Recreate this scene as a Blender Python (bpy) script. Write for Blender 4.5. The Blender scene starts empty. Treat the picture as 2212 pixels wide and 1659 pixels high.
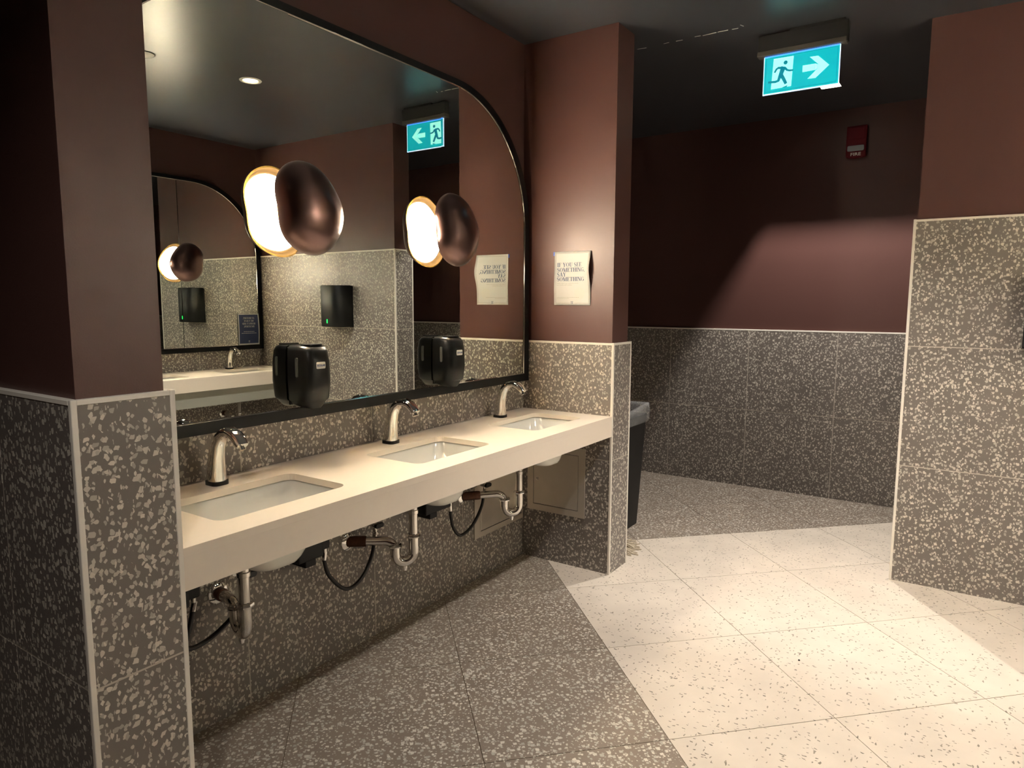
import bpy, bmesh, math, random
from mathutils import Vector, Matrix
random.seed(7)
sc = bpy.context.scene
COL = sc.collection
R = math.radians
PI = math.pi

# ------------------------------------------------------------------ camera
def make_camera():
    yaw, pitch, roll, f = R(33.626), R(-6.67644), R(0.2274), 1485.746
    F = Vector((math.cos(yaw)*math.cos(pitch), math.sin(yaw)*math.cos(pitch), math.sin(pitch)))
    rt = Vector((math.sin(yaw), -math.cos(yaw), 0)); up = rt.cross(F)
    r2 = rt*math.cos(roll)+up*math.sin(roll); u2 = -rt*math.sin(roll)+up*math.cos(roll)
    cam = bpy.data.cameras.new('camera'); ob = bpy.data.objects.new('camera', cam); COL.objects.link(ob)
    m = Matrix((r2, u2, -F)).transposed().to_4x4(); m.translation = (-0.88373, -2.08059, 1.44467)
    ob.matrix_world = m
    cam.sensor_fit = 'HORIZONTAL'; cam.sensor_width = 36; cam.lens = f/2212*36
    cam.clip_start = 0.02
    sc.camera = ob
make_camera()

# ------------------------------------------------------------------ world, exposure
w = bpy.data.worlds.new('world'); sc.world = w; w.use_nodes = True
bg = w.node_tree.nodes['Background']; bg.inputs[0].default_value = (0.02, 0.018, 0.016, 1); bg.inputs[1].default_value = 0.0
sc.view_settings.view_transform = 'Standard'; sc.view_settings.look = 'None'
sc.view_settings.gamma = 1.0; sc.view_settings.use_curve_mapping = False
sc.view_settings.exposure = 0.25
sc.cycles.use_denoising = True
sc.cycles.max_bounces = 8; sc.cycles.diffuse_bounces = 4; sc.cycles.glossy_bounces = 6
sc.cycles.sample_clamp_indirect = 30.0
DOWN_W, HALL_W, ENTRY_W, SCONCE_BOUNCE_W = 282.0, 215.0, 86.0, 10.0
DIFFUSER_E = 380.0
WARM = (1.0, 0.88, 0.70)
DOWNC = (1.0, 0.94, 0.87)

# ------------------------------------------------------------------ constants of the place
L, D, HC = 2.362, 0.551, 2.823          # length and depth of the vanity niche, ceiling height
XB, XR, YR, Y2 = 4.629, 3.146, -1.808, -3.53
YM = -0.036                              # face of the looking glass
ZC, TC = 0.86, 0.107                     # counter height, height of its front
SINKX = (0.400, 1.205, 2.015)
INS = 0.016

# ------------------------------------------------------------------ helpers
def lin(c):
    return tuple((v/255/12.92 if v/255 <= 0.04045 else ((v/255+0.055)/1.055)**2.4) for v in c)

class MB:
    def __init__(s): s.v = []; s.f = []
    def add(s, vs, fs):
        o = len(s.v); s.v += [tuple(p) for p in vs]; s.f += [tuple(i+o for i in q) for q in fs]; return s
    def box(s, a, b):
        x0, y0, z0 = a; x1, y1, z1 = b
        return s.add([(x0,y0,z0),(x1,y0,z0),(x1,y1,z0),(x0,y1,z0),(x0,y0,z1),(x1,y0,z1),(x1,y1,z1),(x0,y1,z1)],
                     [(3,2,1,0),(4,5,6,7),(0,1,5,4),(1,2,6,5),(2,3,7,6),(3,0,4,7)])
    def loft(s, rings, cap0=True, cap1=True, closed=True):
        n = len(rings[0]); vs = [p for r in rings for p in r]; fs = []
        for k in range(len(rings)-1):
            for i in range(n if closed else n-1):
                j = (i+1) % n
                fs.append((k*n+i, k*n+j, (k+1)*n+j, (k+1)*n+i))
        if cap0: fs.append(tuple(reversed(range(n))))
        if cap1: fs.append(tuple((len(rings)-1)*n+i for i in range(n)))
        return s.add(vs, fs)
    def tube(s, pts, r, n=12, caps=True):
        pts = [Vector(p) for p in pts]; rr = r if isinstance(r, (list, tuple)) else [r]*len(pts)
        rings = []; nrm = None
        for i, p in enumerate(pts):
            t = (pts[min(i+1, len(pts)-1)]-pts[max(i-1, 0)]).normalized()
            if nrm is None:
                nrm = t.orthogonal().normalized()
            else:
                nrm = (nrm - t*nrm.dot(t)).normalized()
            b = t.cross(nrm)
            rings.append([tuple(p+(nrm*math.cos(2*PI*k/n)+b*math.sin(2*PI*k/n))*rr[i]) for k in range(n)])
        return s.loft(rings, caps, caps)
    def lathe(s, prof, origin, axis, n=24):
        o = Vector(origin); a = Vector(axis).normalized(); u = a.orthogonal().normalized(); v = a.cross(u)
        rings = [[tuple(o+a*h+(u*math.cos(2*PI*k/n)+v*math.sin(2*PI*k/n))*max(r, 1e-5)) for k in range(n)] for r, h in prof]
        return s.loft(rings, True, True)
    def prism(s, poly, o, u, v, n, t0, t1):
        o, u, v, n = Vector(o), Vector(u), Vector(v), Vector(n)
        a = [tuple(o+u*x+v*y+n*t0) for x, y in poly]; b = [tuple(o+u*x+v*y+n*t1) for x, y in poly]
        return s.loft([a, b])
    def stroke(s, pts, wd, o, u, v, n, t0, t1):
        """flat stroke of given width through 2d points, extruded along n"""
        P = [Vector((a, b)) for a, b in pts]; ws = wd if isinstance(wd, (list, tuple)) else [wd]*len(P)
        Lf, Rt = [], []
        for i, p in enumerate(P):
            d = (P[min(i+1, len(P)-1)]-P[max(i-1, 0)]).normalized(); q = Vector((-d.y, d.x))*ws[i]/2
            Lf.append(p+q); Rt.append(p-q)
        for i in range(len(P)-1):
            s.prism([Rt[i], Rt[i+1], Lf[i+1], Lf[i]], o, u, v, n, t0, t1)
        return s
    def build(s, name, mat, parent=None, smooth=False, bevel=0, seg=2, auto=None):
        me = bpy.data.meshes.new(name); me.from_pydata(s.v, [], s.f); me.update()
        bm = bmesh.new(); bm.from_mesh(me); bmesh.ops.recalc_face_normals(bm, faces=bm.faces); bm.to_mesh(me); bm.free()
        me.materials.append(mat)
        ob = bpy.data.objects.new(name, me); COL.objects.link(ob)
        if parent is not None: setpar(ob, parent)
        if bevel:
            m = ob.modifiers.new('bevel', 'BEVEL'); m.width = bevel; m.segments = seg; m.limit_method = 'ANGLE'; m.angle_limit = R(40)
        if smooth:
            for p in me.polygons: p.use_smooth = True
            if auto:
                me.set_sharp_from_angle(angle=R(auto))
        return ob
def setpar(ob, parent):
    ob.parent = parent
    ob.matrix_parent_inverse = parent.matrix_basis.inverted() if parent.parent is None else (parent.parent.matrix_basis @ parent.matrix_parent_inverse @ parent.matrix_basis).inverted()
def tag(o, label, cat=None, group=None, kind=None):
    o['label'] = label
    if cat: o['category'] = cat
    if group: o['group'] = group
    if kind: o['kind'] = kind
    return o
def thing(name, loc, label, cat, group=None):
    e = bpy.data.objects.new(name, None); e.empty_display_size = 0.05; e.location = loc; COL.objects.link(e)
    return tag(e, label, cat, group)
def copy_tree(o, parent=None, M=None):
    c = o.copy(); COL.objects.link(c)
    if parent is None:
        if M is not None: c.matrix_basis = M @ o.matrix_basis
    else:
        c.parent = parent; c.matrix_parent_inverse = o.matrix_parent_inverse.copy()
    for ch in [k for k in o.children]:
        copy_tree(ch, c)
    return c
def rrect(w_, h_, r, n=5, cx=0, cy=0):
    pts = []
    for sx, sy, a0 in ((1, 1, 0), (-1, 1, 90), (-1, -1, 180), (1, -1, 270)):
        for k in range(n+1):
            a = R(a0+90*k/n); pts.append((cx+sx*(w_/2-r)+r*math.cos(a), cy+sy*(h_/2-r)+r*math.sin(a)))
    return pts

# ------------------------------------------------------------------ materials
def new_mat(name):
    m = bpy.data.materials.new(name); m.use_nodes = True
    return m, m.node_tree, m.node_tree.nodes['Principled BSDF']
def mat(name, rgb, rough=0.5, metal=0.0, noise=0.0, nscale=20, bump=0.0, bscale=200, spec=0.5, emis=None, estr=0, trans=0, coat=0):
    m, nt, b = new_mat(name); c = lin(rgb)
    b.inputs['Base Color'].default_value = (*c, 1); b.inputs['Roughness'].default_value = rough; b.inputs['Metallic'].default_value = metal
    b.inputs['Specular IOR Level'].default_value = spec
    if coat: b.inputs['Coat Weight'].default_value = coat
    if trans: b.inputs['Transmission Weight'].default_value = trans
    geo = nt.nodes.new('ShaderNodeNewGeometry')
    if noise:
        t = nt.nodes.new('ShaderNodeTexNoise'); t.inputs['Scale'].default_value = nscale; t.inputs['Detail'].default_value = 4
        nt.links.new(geo.outputs['Position'], t.inputs['Vector'])
        mx = nt.nodes.new('ShaderNodeMix'); mx.data_type = 'RGBA'
        mx.inputs[6].default_value = (*[v*(1-noise) for v in c], 1); mx.inputs[7].default_value = (*[min(1, v*(1+noise)) for v in c], 1)
        nt.links.new(t.outputs['Fac'], mx.inputs[0]); nt.links.new(mx.outputs[2], b.inputs['Base Color'])
    if bump:
        t = nt.nodes.new('ShaderNodeTexNoise'); t.inputs['Scale'].default_value = bscale; t.inputs['Detail'].default_value = 3
        nt.links.new(geo.outputs['Position'], t.inputs['Vector'])
        bp = nt.nodes.new('ShaderNodeBump'); bp.inputs['Strength'].default_value = bump; bp.inputs['Distance'].default_value = 0.002
        nt.links.new(t.outputs['Fac'], bp.inputs['Height']); nt.links.new(bp.outputs[0], b.inputs['Normal'])
    if emis:
        b.inputs['Emission Color'].default_value = (*lin(emis), 1); b.inputs['Emission Strength'].default_value = estr
    return m

def terrazzo(name, base, chip, layers, rough=0.4, dark=None, spec=0.5):
    """layers: list of (scale, cell keep threshold, edge threshold, stretch)"""
    m, nt, b = new_mat(name); N = nt.nodes.new; K = nt.links.new
    geo = N('ShaderNodeNewGeometry'); oi = N('ShaderNodeObjectInfo')
    mul = N('ShaderNodeMath'); mul.operation = 'MULTIPLY'; mul.inputs[1].default_value = 37.0; K(oi.outputs['Random'], mul.inputs[0])
    add = N('ShaderNodeVectorMath'); add.operation = 'ADD'; K(geo.outputs['Position'], add.inputs[0]); K(mul.outputs[0], add.inputs[1])
    nz = N('ShaderNodeTexNoise'); nz.inputs['Scale'].default_value = 45; nz.inputs['Detail'].default_value = 1; K(add.outputs[0], nz.inputs['Vector'])
    sub = N('ShaderNodeVectorMath'); sub.operation = 'SUBTRACT'; K(nz.outputs['Color'], sub.inputs[0]); sub.inputs[1].default_value = (.5, .5, .5)
    scl = N('ShaderNodeVectorMath'); scl.operation = 'SCALE'; K(sub.outputs[0], scl.inputs[0]); scl.inputs['Scale'].default_value = 0.012
    pos = N('ShaderNodeVectorMath'); pos.operation = 'ADD'; K(add.outputs[0], pos.inputs[0]); K(scl.outputs[0], pos.inputs[1])
    mott = N('ShaderNodeTexNoise'); mott.inputs['Scale'].default_value = 6; mott.inputs['Detail'].default_value = 6; K(add.outputs[0], mott.inputs['Vector'])
    bc = N('ShaderNodeMix'); bc.data_type = 'RGBA'; c = lin(base)
    bc.inputs[6].default_value = (*[v*0.82 for v in c], 1); bc.inputs[7].default_value = (*[v*1.18 for v in c], 1); K(mott.outputs['Fac'], bc.inputs[0])
    out = bc.outputs[2]
    for (scale, keep, rad, st, col) in layers:
        mp = N('ShaderNodeMapping'); mp.inputs['Scale'].default_value = st; K(pos.outputs[0], mp.inputs['Vector'])
        mp.inputs['Rotation'].default_value = (random.uniform(0, 3), random.uniform(0, 3), random.uniform(0, 3))
        v2 = N('ShaderNodeTexVoronoi'); v2.feature = 'F1'; v2.distance = 'MANHATTAN'; v2.inputs['Scale'].default_value = scale; K(mp.outputs[0], v2.inputs['Vector'])
        sep = N('ShaderNodeSeparateColor'); K(v2.outputs['Color'], sep.inputs[0])
        th = N('ShaderNodeMapRange'); K(sep.outputs[0], th.inputs['Value'])
        th.inputs['From Min'].default_value = keep; th.inputs['From Max'].default_value = 1.0
        th.inputs['To Min'].default_value = rad*0.55; th.inputs['To Max'].default_value = rad
        g2 = N('ShaderNodeMath'); g2.operation = 'GREATER_THAN'; K(sep.outputs[0], g2.inputs[0]); g2.inputs[1].default_value = keep
        g1 = N('ShaderNodeMath'); g1.operation = 'LESS_THAN'; K(v2.outputs['Distance'], g1.inputs[0]); K(th.outputs[0], g1.inputs[1])
        mk = N('ShaderNodeMath'); mk.operation = 'MULTIPLY'; K(g1.outputs[0], mk.inputs[0]); K(g2.outputs[0], mk.inputs[1])
        cc = N('ShaderNodeMix'); cc.data_type = 'RGBA'; q = lin(col)
        cc.inputs[6].default_value = (*[v*0.55 for v in q], 1); cc.inputs[7].default_value = (*q, 1); K(sep.outputs[2], cc.inputs[0])
        mx = N('ShaderNodeMix'); mx.data_type = 'RGBA'; K(mk.outputs[0], mx.inputs[0]); K(out, mx.inputs[6]); K(cc.outputs[2], mx.inputs[7])
        out = mx.outputs[2]
    K(out, b.inputs['Base Color'])
    b.inputs['Roughness'].default_value = rough; b.inputs['Specular IOR Level'].default_value = spec
    return m

CH = (206, 198, 184)
M = {}
M['wtile'] = terrazzo('grey terrazzo wall tile', (110, 102, 96), CH, [(54, .02, .60, (1, 1, 1), CH), (85, .06, .58, (1, 1, .6), CH)], 0.42)
M['dtile'] = terrazzo('grey terrazzo floor tile', (127, 114, 101), CH, [(54, .0, .60, (1, 1, 1), CH), (84, .03, .58, (1, 1, .7), CH)], 0.45)
M['ltile'] = terrazzo('cream speckled floor tile', (202, 190, 175), CH, [(85, .36, .36, (1, .38, 1), (122, 113, 98)), (70, .42, .34, (.38, 1, 1), (148, 137, 120))], 0.42)
M['paint'] = mat('satin brown wall paint', (80, 53, 48), 0.44, spec=.33, noise=0.05, nscale=3, bump=0.12, bscale=260)
M['ceil'] = mat('dark ceiling paint', (58, 59, 63), 0.32, noise=0.05, nscale=2)
M['grout'] = mat('pale grout', (182, 173, 159), 0.8)
M['fgrout'] = mat('tan floor grout', (92, 74, 54), 0.85)
M['trim'] = mat('cream metal edge trim', (226, 219, 207), 0.4)
M['counter'] = mat('off white solid surface', (226, 213, 197), 0.38, noise=0.02, nscale=60)
M['apron'] = mat('grey apron panel', (150, 148, 138), 0.5)
M['ceramic'] = mat('white glazed ceramic', (232, 230, 222), 0.12, coat=0.3)
M['chrome'] = mat('polished chrome', (236, 234, 230), 0.06, 1.0)
M['dchrome'] = mat('dull chrome pipe', (226, 222, 216), 0.10, 1.0)
M['rust'] = mat('brown tarnished pipe', (84, 52, 36), 0.42, 0.6, noise=0.5, nscale=90)
M['black'] = mat('black plastic', (9, 9, 10), 0.34, spec=.35)
M['blackm'] = mat('matte black plastic', (12, 12, 13), 0.5, spec=.35)
M['bframe'] = mat('black powder coated frame', (8, 8, 9), 0.4, spec=.25)
M['rubber'] = mat('black hose rubber', (22, 19, 17), 0.45)
M['steel'] = mat('brushed stainless steel', (206, 196, 182), 0.30, .6, noise=0.08, nscale=12, bump=0.1, bscale=500)
M['bronze'] = mat('brushed bronze', (118, 94, 90), 0.28, 1.0)
M['brass'] = mat('warm brass', (226, 176, 96), 0.25, 1.0)
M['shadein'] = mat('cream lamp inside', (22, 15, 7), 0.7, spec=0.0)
M['glow'] = mat('lit lamp diffuser', (255, 240, 214), 0.6, emis=(255, 241, 220), estr=DIFFUSER_E)
M['mirror'] = mat('looking glass', (214, 216, 210), 0.0, 1.0)
M['redplastic'] = mat('dark red plastic', (92, 12, 24), 0.6, spec=.2)
M['lens'] = mat('clear strobe lens', (220, 226, 235), 0.05, trans=0.6)
M['white'] = mat('white plastic', (230, 228, 220), 0.45)
M['paper'] = mat('cream paper', (182, 180, 176), 0.5)
M['ink'] = mat('dark blue ink', (52, 66, 96), 0.6)
M['greyink'] = mat('grey ink', (140, 138, 128), 0.6)
M['paleink'] = mat('pale grey print', (184, 180, 172), 0.5)
M['navy'] = mat('navy print', (34, 48, 86), 0.5)
M['bluelabel'] = mat('blue label ink', (28, 60, 130), 0.5)
M['led'] = mat('green indicator', (30, 200, 90), 0.4, emis=(20, 230, 90), estr=2.0)
M['tape'] = mat('blue painter tape', (70, 96, 190), 0.6)
M['teal'] = mat('lit teal sign face', (0, 150, 150), 0.4, emis=(4, 172, 184), estr=.78)
M['tealdark'] = mat('teal sign print', (0, 120, 130), 0.4, emis=(4, 122, 144), estr=.7)
M['picto'] = mat('lit pale sign print', (160, 250, 240), 0.4, emis=(150, 246, 236), estr=.8)
M['sedge'] = mat('lit acrylic edge', (220, 240, 255), 0.3, emis=(196, 230, 255), estr=.95)
M['sedge2'] = mat('lit acrylic top edge', (90, 150, 240), 0.3, emis=(50, 115, 240), estr=1.8)
M['housing'] = mat('dark grey sign housing', (36, 34, 33), 0.55, spec=.3)
M['dllens'] = mat('lit downlight lens', (255, 244, 220), 0.5, emis=(255, 226, 178), estr=14)
M['rope'] = mat('grey mop yarn', (176, 162, 140), 0.9, noise=0.25, nscale=120)
M['wood'] = mat('pale wooden handle', (170, 138, 96), 0.6)
def bagmat():
    m, nt, b = new_mat('clear bin liner'); b.inputs['Base Color'].default_value = (.9, .89, .87, 1); b.inputs['Roughness'].default_value = .12
    tr = nt.nodes.new('ShaderNodeBsdfTransparent'); mx = nt.nodes.new('ShaderNodeMixShader'); mx.inputs[0].default_value = .14
    nt.links.new(tr.outputs[0], mx.inputs[1]); nt.links.new(b.outputs[0], mx.inputs[2])
    nt.links.new(mx.outputs[0], nt.nodes['Material Output'].inputs[0]); return m
M['bag'] = bagmat()

# ------------------------------------------------------------------ lights of the place are inside their lamps' builders (downlight, exit sign, sconce with an added bounce light)
def add_light(kind, name, parent, loc, direction, energy, color, size, **k):
    l = bpy.data.lights.new(name, kind); l.energy = energy; l.color = color
    if kind == 'AREA': l.shape = 'DISK'; l.size = size
    else: l.shadow_soft_size = size
    for a, v in k.items(): setattr(l, a, v)
    o = bpy.data.objects.new(name, l); COL.objects.link(o)
    o.location = loc; o.rotation_euler = Vector(direction).to_track_quat('-Z', 'Y').to_euler()
    setpar(o, parent); return o

# ================================================================== THE SETTING
def struct(ob, label, cat='wall'):
    ob['kind'] = 'structure'; ob['label'] = label; ob['category'] = cat; return ob
TILE_CACHE = {}
def tile_mesh(wd, ht, th, m):
    key = (round(wd, 4), round(ht, 4), round(th, 4), m.name)
    if key not in TILE_CACHE:
        me = bpy.data.meshes.new('tile'); b = MB().box((-wd/2, -ht/2, -th), (wd/2, ht/2, 0)); me.from_pydata(b.v, [], b.f); me.update(); me.materials.append(m)
        TILE_CACHE[key] = me
    return TILE_CACHE[key]
def face(parent, o, u, n, cols, rows, m='wtile', th=0.011, gap=0.005, trim_h=0.011, left=True, right=True, top=True):
    """tile one wall face: origin o on the floor, u along the wall, n outward; cols and rows are edges"""
    o, u, n = Vector(o), Vector(u), Vector(n); up = Vector((0, 0, 1))
    c0, c1, z0, z1 = cols[0], cols[-1], rows[0], rows[-1]
    bed = MB().prism([(c0, z0), (c1, z0), (c1, z1), (c0, z1)], o, u, up, n, -0.012, -0.0008)
    bed.build('grout_bed', M['grout'], parent)
    for i in range(len(cols)-1):
        for j in range(len(rows)-1):
            a, b = cols[i]+(gap/2 if i else 0), cols[i+1]-(gap/2 if i < len(cols)-2 else 0)
            c, d = rows[j]+(gap/2 if j else 0), rows[j+1]-(gap/2 if j < len(rows)-2 else 0)
            ob = bpy.data.objects.new('tile', tile_mesh(b-a, d-c, th, M[m])); COL.objects.link(ob)
            mt = Matrix((u, up, u.cross(up))).transposed().to_4x4()
            if u.cross(up).dot(n) < 0: mt = Matrix((-u, up, (-u).cross(up))).transposed().to_4x4()
            mt.translation = o+u*(a+b)/2+up*(c+d)/2
            ob.matrix_basis = mt; setpar(ob, parent)
    if top:
        MB().prism([(c0, z1), (c1, z1), (c1, z1+trim_h), (c0, z1+trim_h)], o, u, up, n, -INS-0.002, 0.0016).build('edge_trim', M['trim'], parent, bevel=0.001, seg=1)
def corner_trim(parent, x, y, sx, sy, z1, wd=0.011):
    """square metal profile on an outside corner at (x, y); sx, sy point out of the wall"""
    x0, x1 = sorted((x+sx*0.0018, x-sx*wd)); y0, y1 = sorted((y+sy*0.0018, y-sy*wd))
    MB().box((x0, y0, 0), (x1, y1, z1)).build('edge_trim', M['trim'], parent, bevel=0.002, seg=2)

ROW2 = [0, .621, 1.231]; ROW3 = [0, .619, 1.237, 1.857]
def core(name, a, b, label):
    return struct(MB().box(a, b).build(name, M['paint']), label)

wl = core('wall_left', (-.018, INS, 0), (2.38, 2.0, HC), 'brown wall with grey terrazzo tiles behind the arched mirror and sinks')
face(wl, (0, 0, 0), (1, 0, 0), (0, -1, 0), [0, .546, 1.177, 1.80, L], ROW2)

ws = core('wall_mid_left', (L+INS, -D+INS, 0), (2.584-INS, 2.0, HC), 'brown and terrazzo wall end carrying the paper notice beside the far sink')
face(ws, (L, 0, 0), (0, -1, 0), (-1, 0, 0), [0, D-.011], ROW2)
face(ws, (L, -D, 0), (1, 0, 0), (0, -1, 0), [.011, .211], ROW2)
face(ws, (2.584, -D, 0), (0, 1, 0), (1, 0, 0), [.011, .63, 1.257, 1.884, 2.5], ROW2)
corner_trim(ws, L, -D, -1, -1, 1.2435); corner_trim(ws, 2.584, -D, 1, -1, 1.2435)

wn = core('wall_near_left', (-.221+INS, -D+INS, 0), (-INS, 2.0, HC), 'brown and terrazzo wall end in the left foreground')
face(wn, (0, -D, 0), (-1, 0, 0), (0, -1, 0), [.011, .21], [0, .606, 1.231])
face(wn, (-.221, -D, 0), (0, 1, 0), (-1, 0, 0), [.011, .371, .998, 1.625, 2.5], [0, .606, 1.231])
face(wn, (0, -D, 0), (0, 1, 0), (1, 0, 0), [.011, D-.002], [0, .606, 1.231])
corner_trim(wn, 0, -D, 1, -1, 1.2435); corner_trim(wn, -.221, -D, -1, -1, 1.2435)

wr = core('wall_right', (XR+INS, Y2-.02, 0), (3.352-INS, YR-INS, HC), 'brown partition wall with tall grey terrazzo tiling and towel dispenser at right')
face(wr, (XR, YR, 0), (0, -1, 0), (-1, 0, 0), [.011, .622, 1.249, -Y2+YR], ROW3)
face(wr, (XR, YR, 0), (1, 0, 0), (0, 1, 0), [.011, .195], ROW3)
face(wr, (3.352, YR, 0), (0, -1, 0), (1, 0, 0), [.011, .622, 1.249, -Y2+YR], ROW3)
corner_trim(wr, XR, YR, -1, 1, 1.8695); corner_trim(wr, 3.352, YR, 1, 1, 1.8695)

wf = core('wall_far', (XB+INS, Y2-.1, 0), (XB+.15, 2.1, HC), 'far brown corridor wall above grey terrazzo tiles')
face(wf, (XB, 0, 0), (0, -1, 0), (-1, 0, 0), [-2.0, -1.264, -.629, .006, .641, 1.276, 1.911, 2.546, 3.18, -Y2], [0, .616, 1.241])

wo = core('wall_opposite', (-3.1, Y2-.15, 0), (XB+.15, Y2-INS, HC), 'brown and terrazzo wall behind the opposite vanity, seen in the mirror')
face(wo, (XR, Y2, 0), (-1, 0, 0), (0, 1, 0), [0, .627, 1.254, 1.881, 2.508, 3.135, 3.762, 4.389, 5.016, 5.643, 6.1], ROW2)
face(wo, (XB, Y2, 0), (-1, 0, 0), (0, 1, 0), [0, .627, XB-3.352], ROW2)
wb = core('wall_rear', (-3.15, Y2, 0), (-3.0, 2.1, HC), 'brown wall behind the viewer')
we = core('wall_end', (-3.1, 2.0, 0), (XB+.15, 2.15, HC), 'brown wall closing the two side passages')

WELL = (3.985, -1.235, .075, .062)      # square light well of the corridor downlight: centre and half sizes
cb = MB(); cx0, cx1, cy0, cy1 = -3.15, XB+.15, Y2-.15, 2.15
hx0, hx1, hy0, hy1 = WELL[0]-WELL[2], WELL[0]+WELL[2], WELL[1]-WELL[3], WELL[1]+WELL[3]
for a, b in (((cx0, cy0), (hx0, cy1)), ((hx1, cy0), (cx1, cy1)), ((hx0, cy0), (hx1, hy0)), ((hx0, hy1), (hx1, cy1))):
    cb.box((*a, HC), (*b, HC+.1))
ceil = struct(cb.build('ceiling', M['ceil']), 'dark grey painted ceiling', 'ceiling')
for k, (x, y, a, ln) in enumerate([(2.768, -.49, .1, .05), (2.766, -.63, -.06, .03), (2.77, -.70, .03, .035), (2.764, -.80, .08, .03), (2.769, -.86, -.05, .07), (2.767, -.93, .03, .05), (2.772, -.99, .1, .03), (2.75, -1.03, 1.2, .025)]):
    c_, s_ = math.cos(a), math.sin(a)
    MB().prism([(-.0022, -ln/2), (.0022, -ln/2), (.0012, ln/2), (-.0015, ln/2)], (x, y, HC), (c_, s_, 0), (-s_, c_, 0), (0, 0, -1), -.001, .0012).build('paint_chip', M['white'], ceil)

# floor: tiles laid at 45 degrees, cream field with a dark border
floor = struct(MB().box((-3.15, Y2-.15, -.12), (XB+.15, 2.15, -.0022)).build('floor', M['fgrout']), 'diagonal floor of cream and grey terrazzo tiles', 'floor')
GO = Vector((2.0791, -.45)); GS = .62498; GA = Vector((math.sin(R(45)), -math.cos(R(45)))); GB = Vector((math.cos(R(45)), math.sin(R(45))))
def clip(poly, x0, x1, y0, y1):
    for ax, lim, sgn in ((0, x0, 1), (0, x1, -1), (1, y0, 1), (1, y1, -1)):
        out = []
        for k in range(len(poly)):
            p, q = poly[k], poly[(k+1) % len(poly)]; dp, dq = sgn*(p[ax]-lim), sgn*(q[ax]-lim)
            if dp >= 0: out.append(p)
            if dp*dq < 0: t = dp/(dp-dq); out.append(p+(q-p)*t)
        poly = out
        if len(poly) < 3: return []
    return poly
FT = {}
h = GS/2-.0013
for i in range(-10, 11):
    for j in range(-9, 13):
        c = GO+GA*GS*(i+.5)-GB*GS*(j+.5)
        poly = [c+GA*h+GB*h, c-GA*h+GB*h, c-GA*h-GB*h, c+GA*h-GB*h]
        cl = clip(poly, -3.0, XB, Y2, 2.0)
        if not cl: continue
        if all(-.1 < p.x < 2.48 and p.y > .05 for p in cl): continue
        key = 'ltile' if (i >= 0 and j >= -1) else 'dtile'
        full = len(cl) == 4 and all((cl[k]-poly[k]).length < 1e-6 for k in range(4))
        if full and key in FT:
            ob = bpy.data.objects.new('tile', FT[key]); COL.objects.link(ob)
        else:
            b = MB().prism([(p.x-c.x, p.y-c.y) for p in cl], (0, 0, 0), (1, 0, 0), (0, 1, 0), (0, 0, 1), -.011, 0)
            ob = b.build('tile', M[key])
            if full: FT[key] = ob.data
        ob.location = (c.x, c.y, 0); setpar(ob, floor)

# ================================================================== VANITY
def make_counter(name, holes, length):
    """long counter with rectangular sink openings, built around x 0..length, y 0..-D"""
    mb = MB(); tl = 0.022
    xs = [0.002]; hx = [(c-.23, c+.23) for c in holes]; y0, y1 = -D, -.001; ya, yb = -.44, -.152; r = .035
    zt, zb = ZC, ZC-tl
    e = thing(name, (0, 0, ZC), '', 'counter')
    bm = bmesh.new()
    # top plate with holes: outer rectangle plus rounded holes filled by triangulation
    def ring(pts, z): return [bm.verts.new((x, y, z)) for x, y in pts]
    outer = [(0.002, y0), (length-.002, y0), (length-.002, y1), (0.002, y1)]
    loops = [outer]+[rrect(b-a, yb-ya, r, 6, (a+b)/2, (ya+yb)/2) for a, b in hx]
    edges = []; rings_t = []
    for lp in loops:
        vs = ring(lp, zt); rings_t.append(vs)
        edges += [bm.edges.new((vs[k], vs[(k+1) % len(vs)])) for k in range(len(vs))]
    bmesh.ops.triangle_fill(bm, use_beauty=True, use_dissolve=False, edges=edges)
    top = [f for f in bm.faces]
    # extrude down
    for lp, vt in zip(loops, rings_t):
        vb = ring(lp, zb)
        for k in range(len(vt)):
            bm.faces.new((vt[k], vt[(k+1) % len(vt)], vb[(k+1) % len(vt)], vb[k]))
    bm.normal_update()
    bmesh.ops.recalc_face_normals(bm, faces=bm.faces)
    me = bpy.data.meshes.new('slab'); bm.to_mesh(me); bm.free(); me.materials.append(M['counter'])
    ob = bpy.data.objects.new('slab', me); COL.objects.link(ob); setpar(ob, e)
    # front apron just under the slab edge
    MB().box((0.002, -D, ZC-TC), (length-.002, -D+.025, zb-.0002)).build('front_apron', M['counter'], e)
    return e
ct = make_counter('vanity_counter', SINKX, L)
ct['label'] = 'long cream counter with three sinks under the arched mirror'

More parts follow.
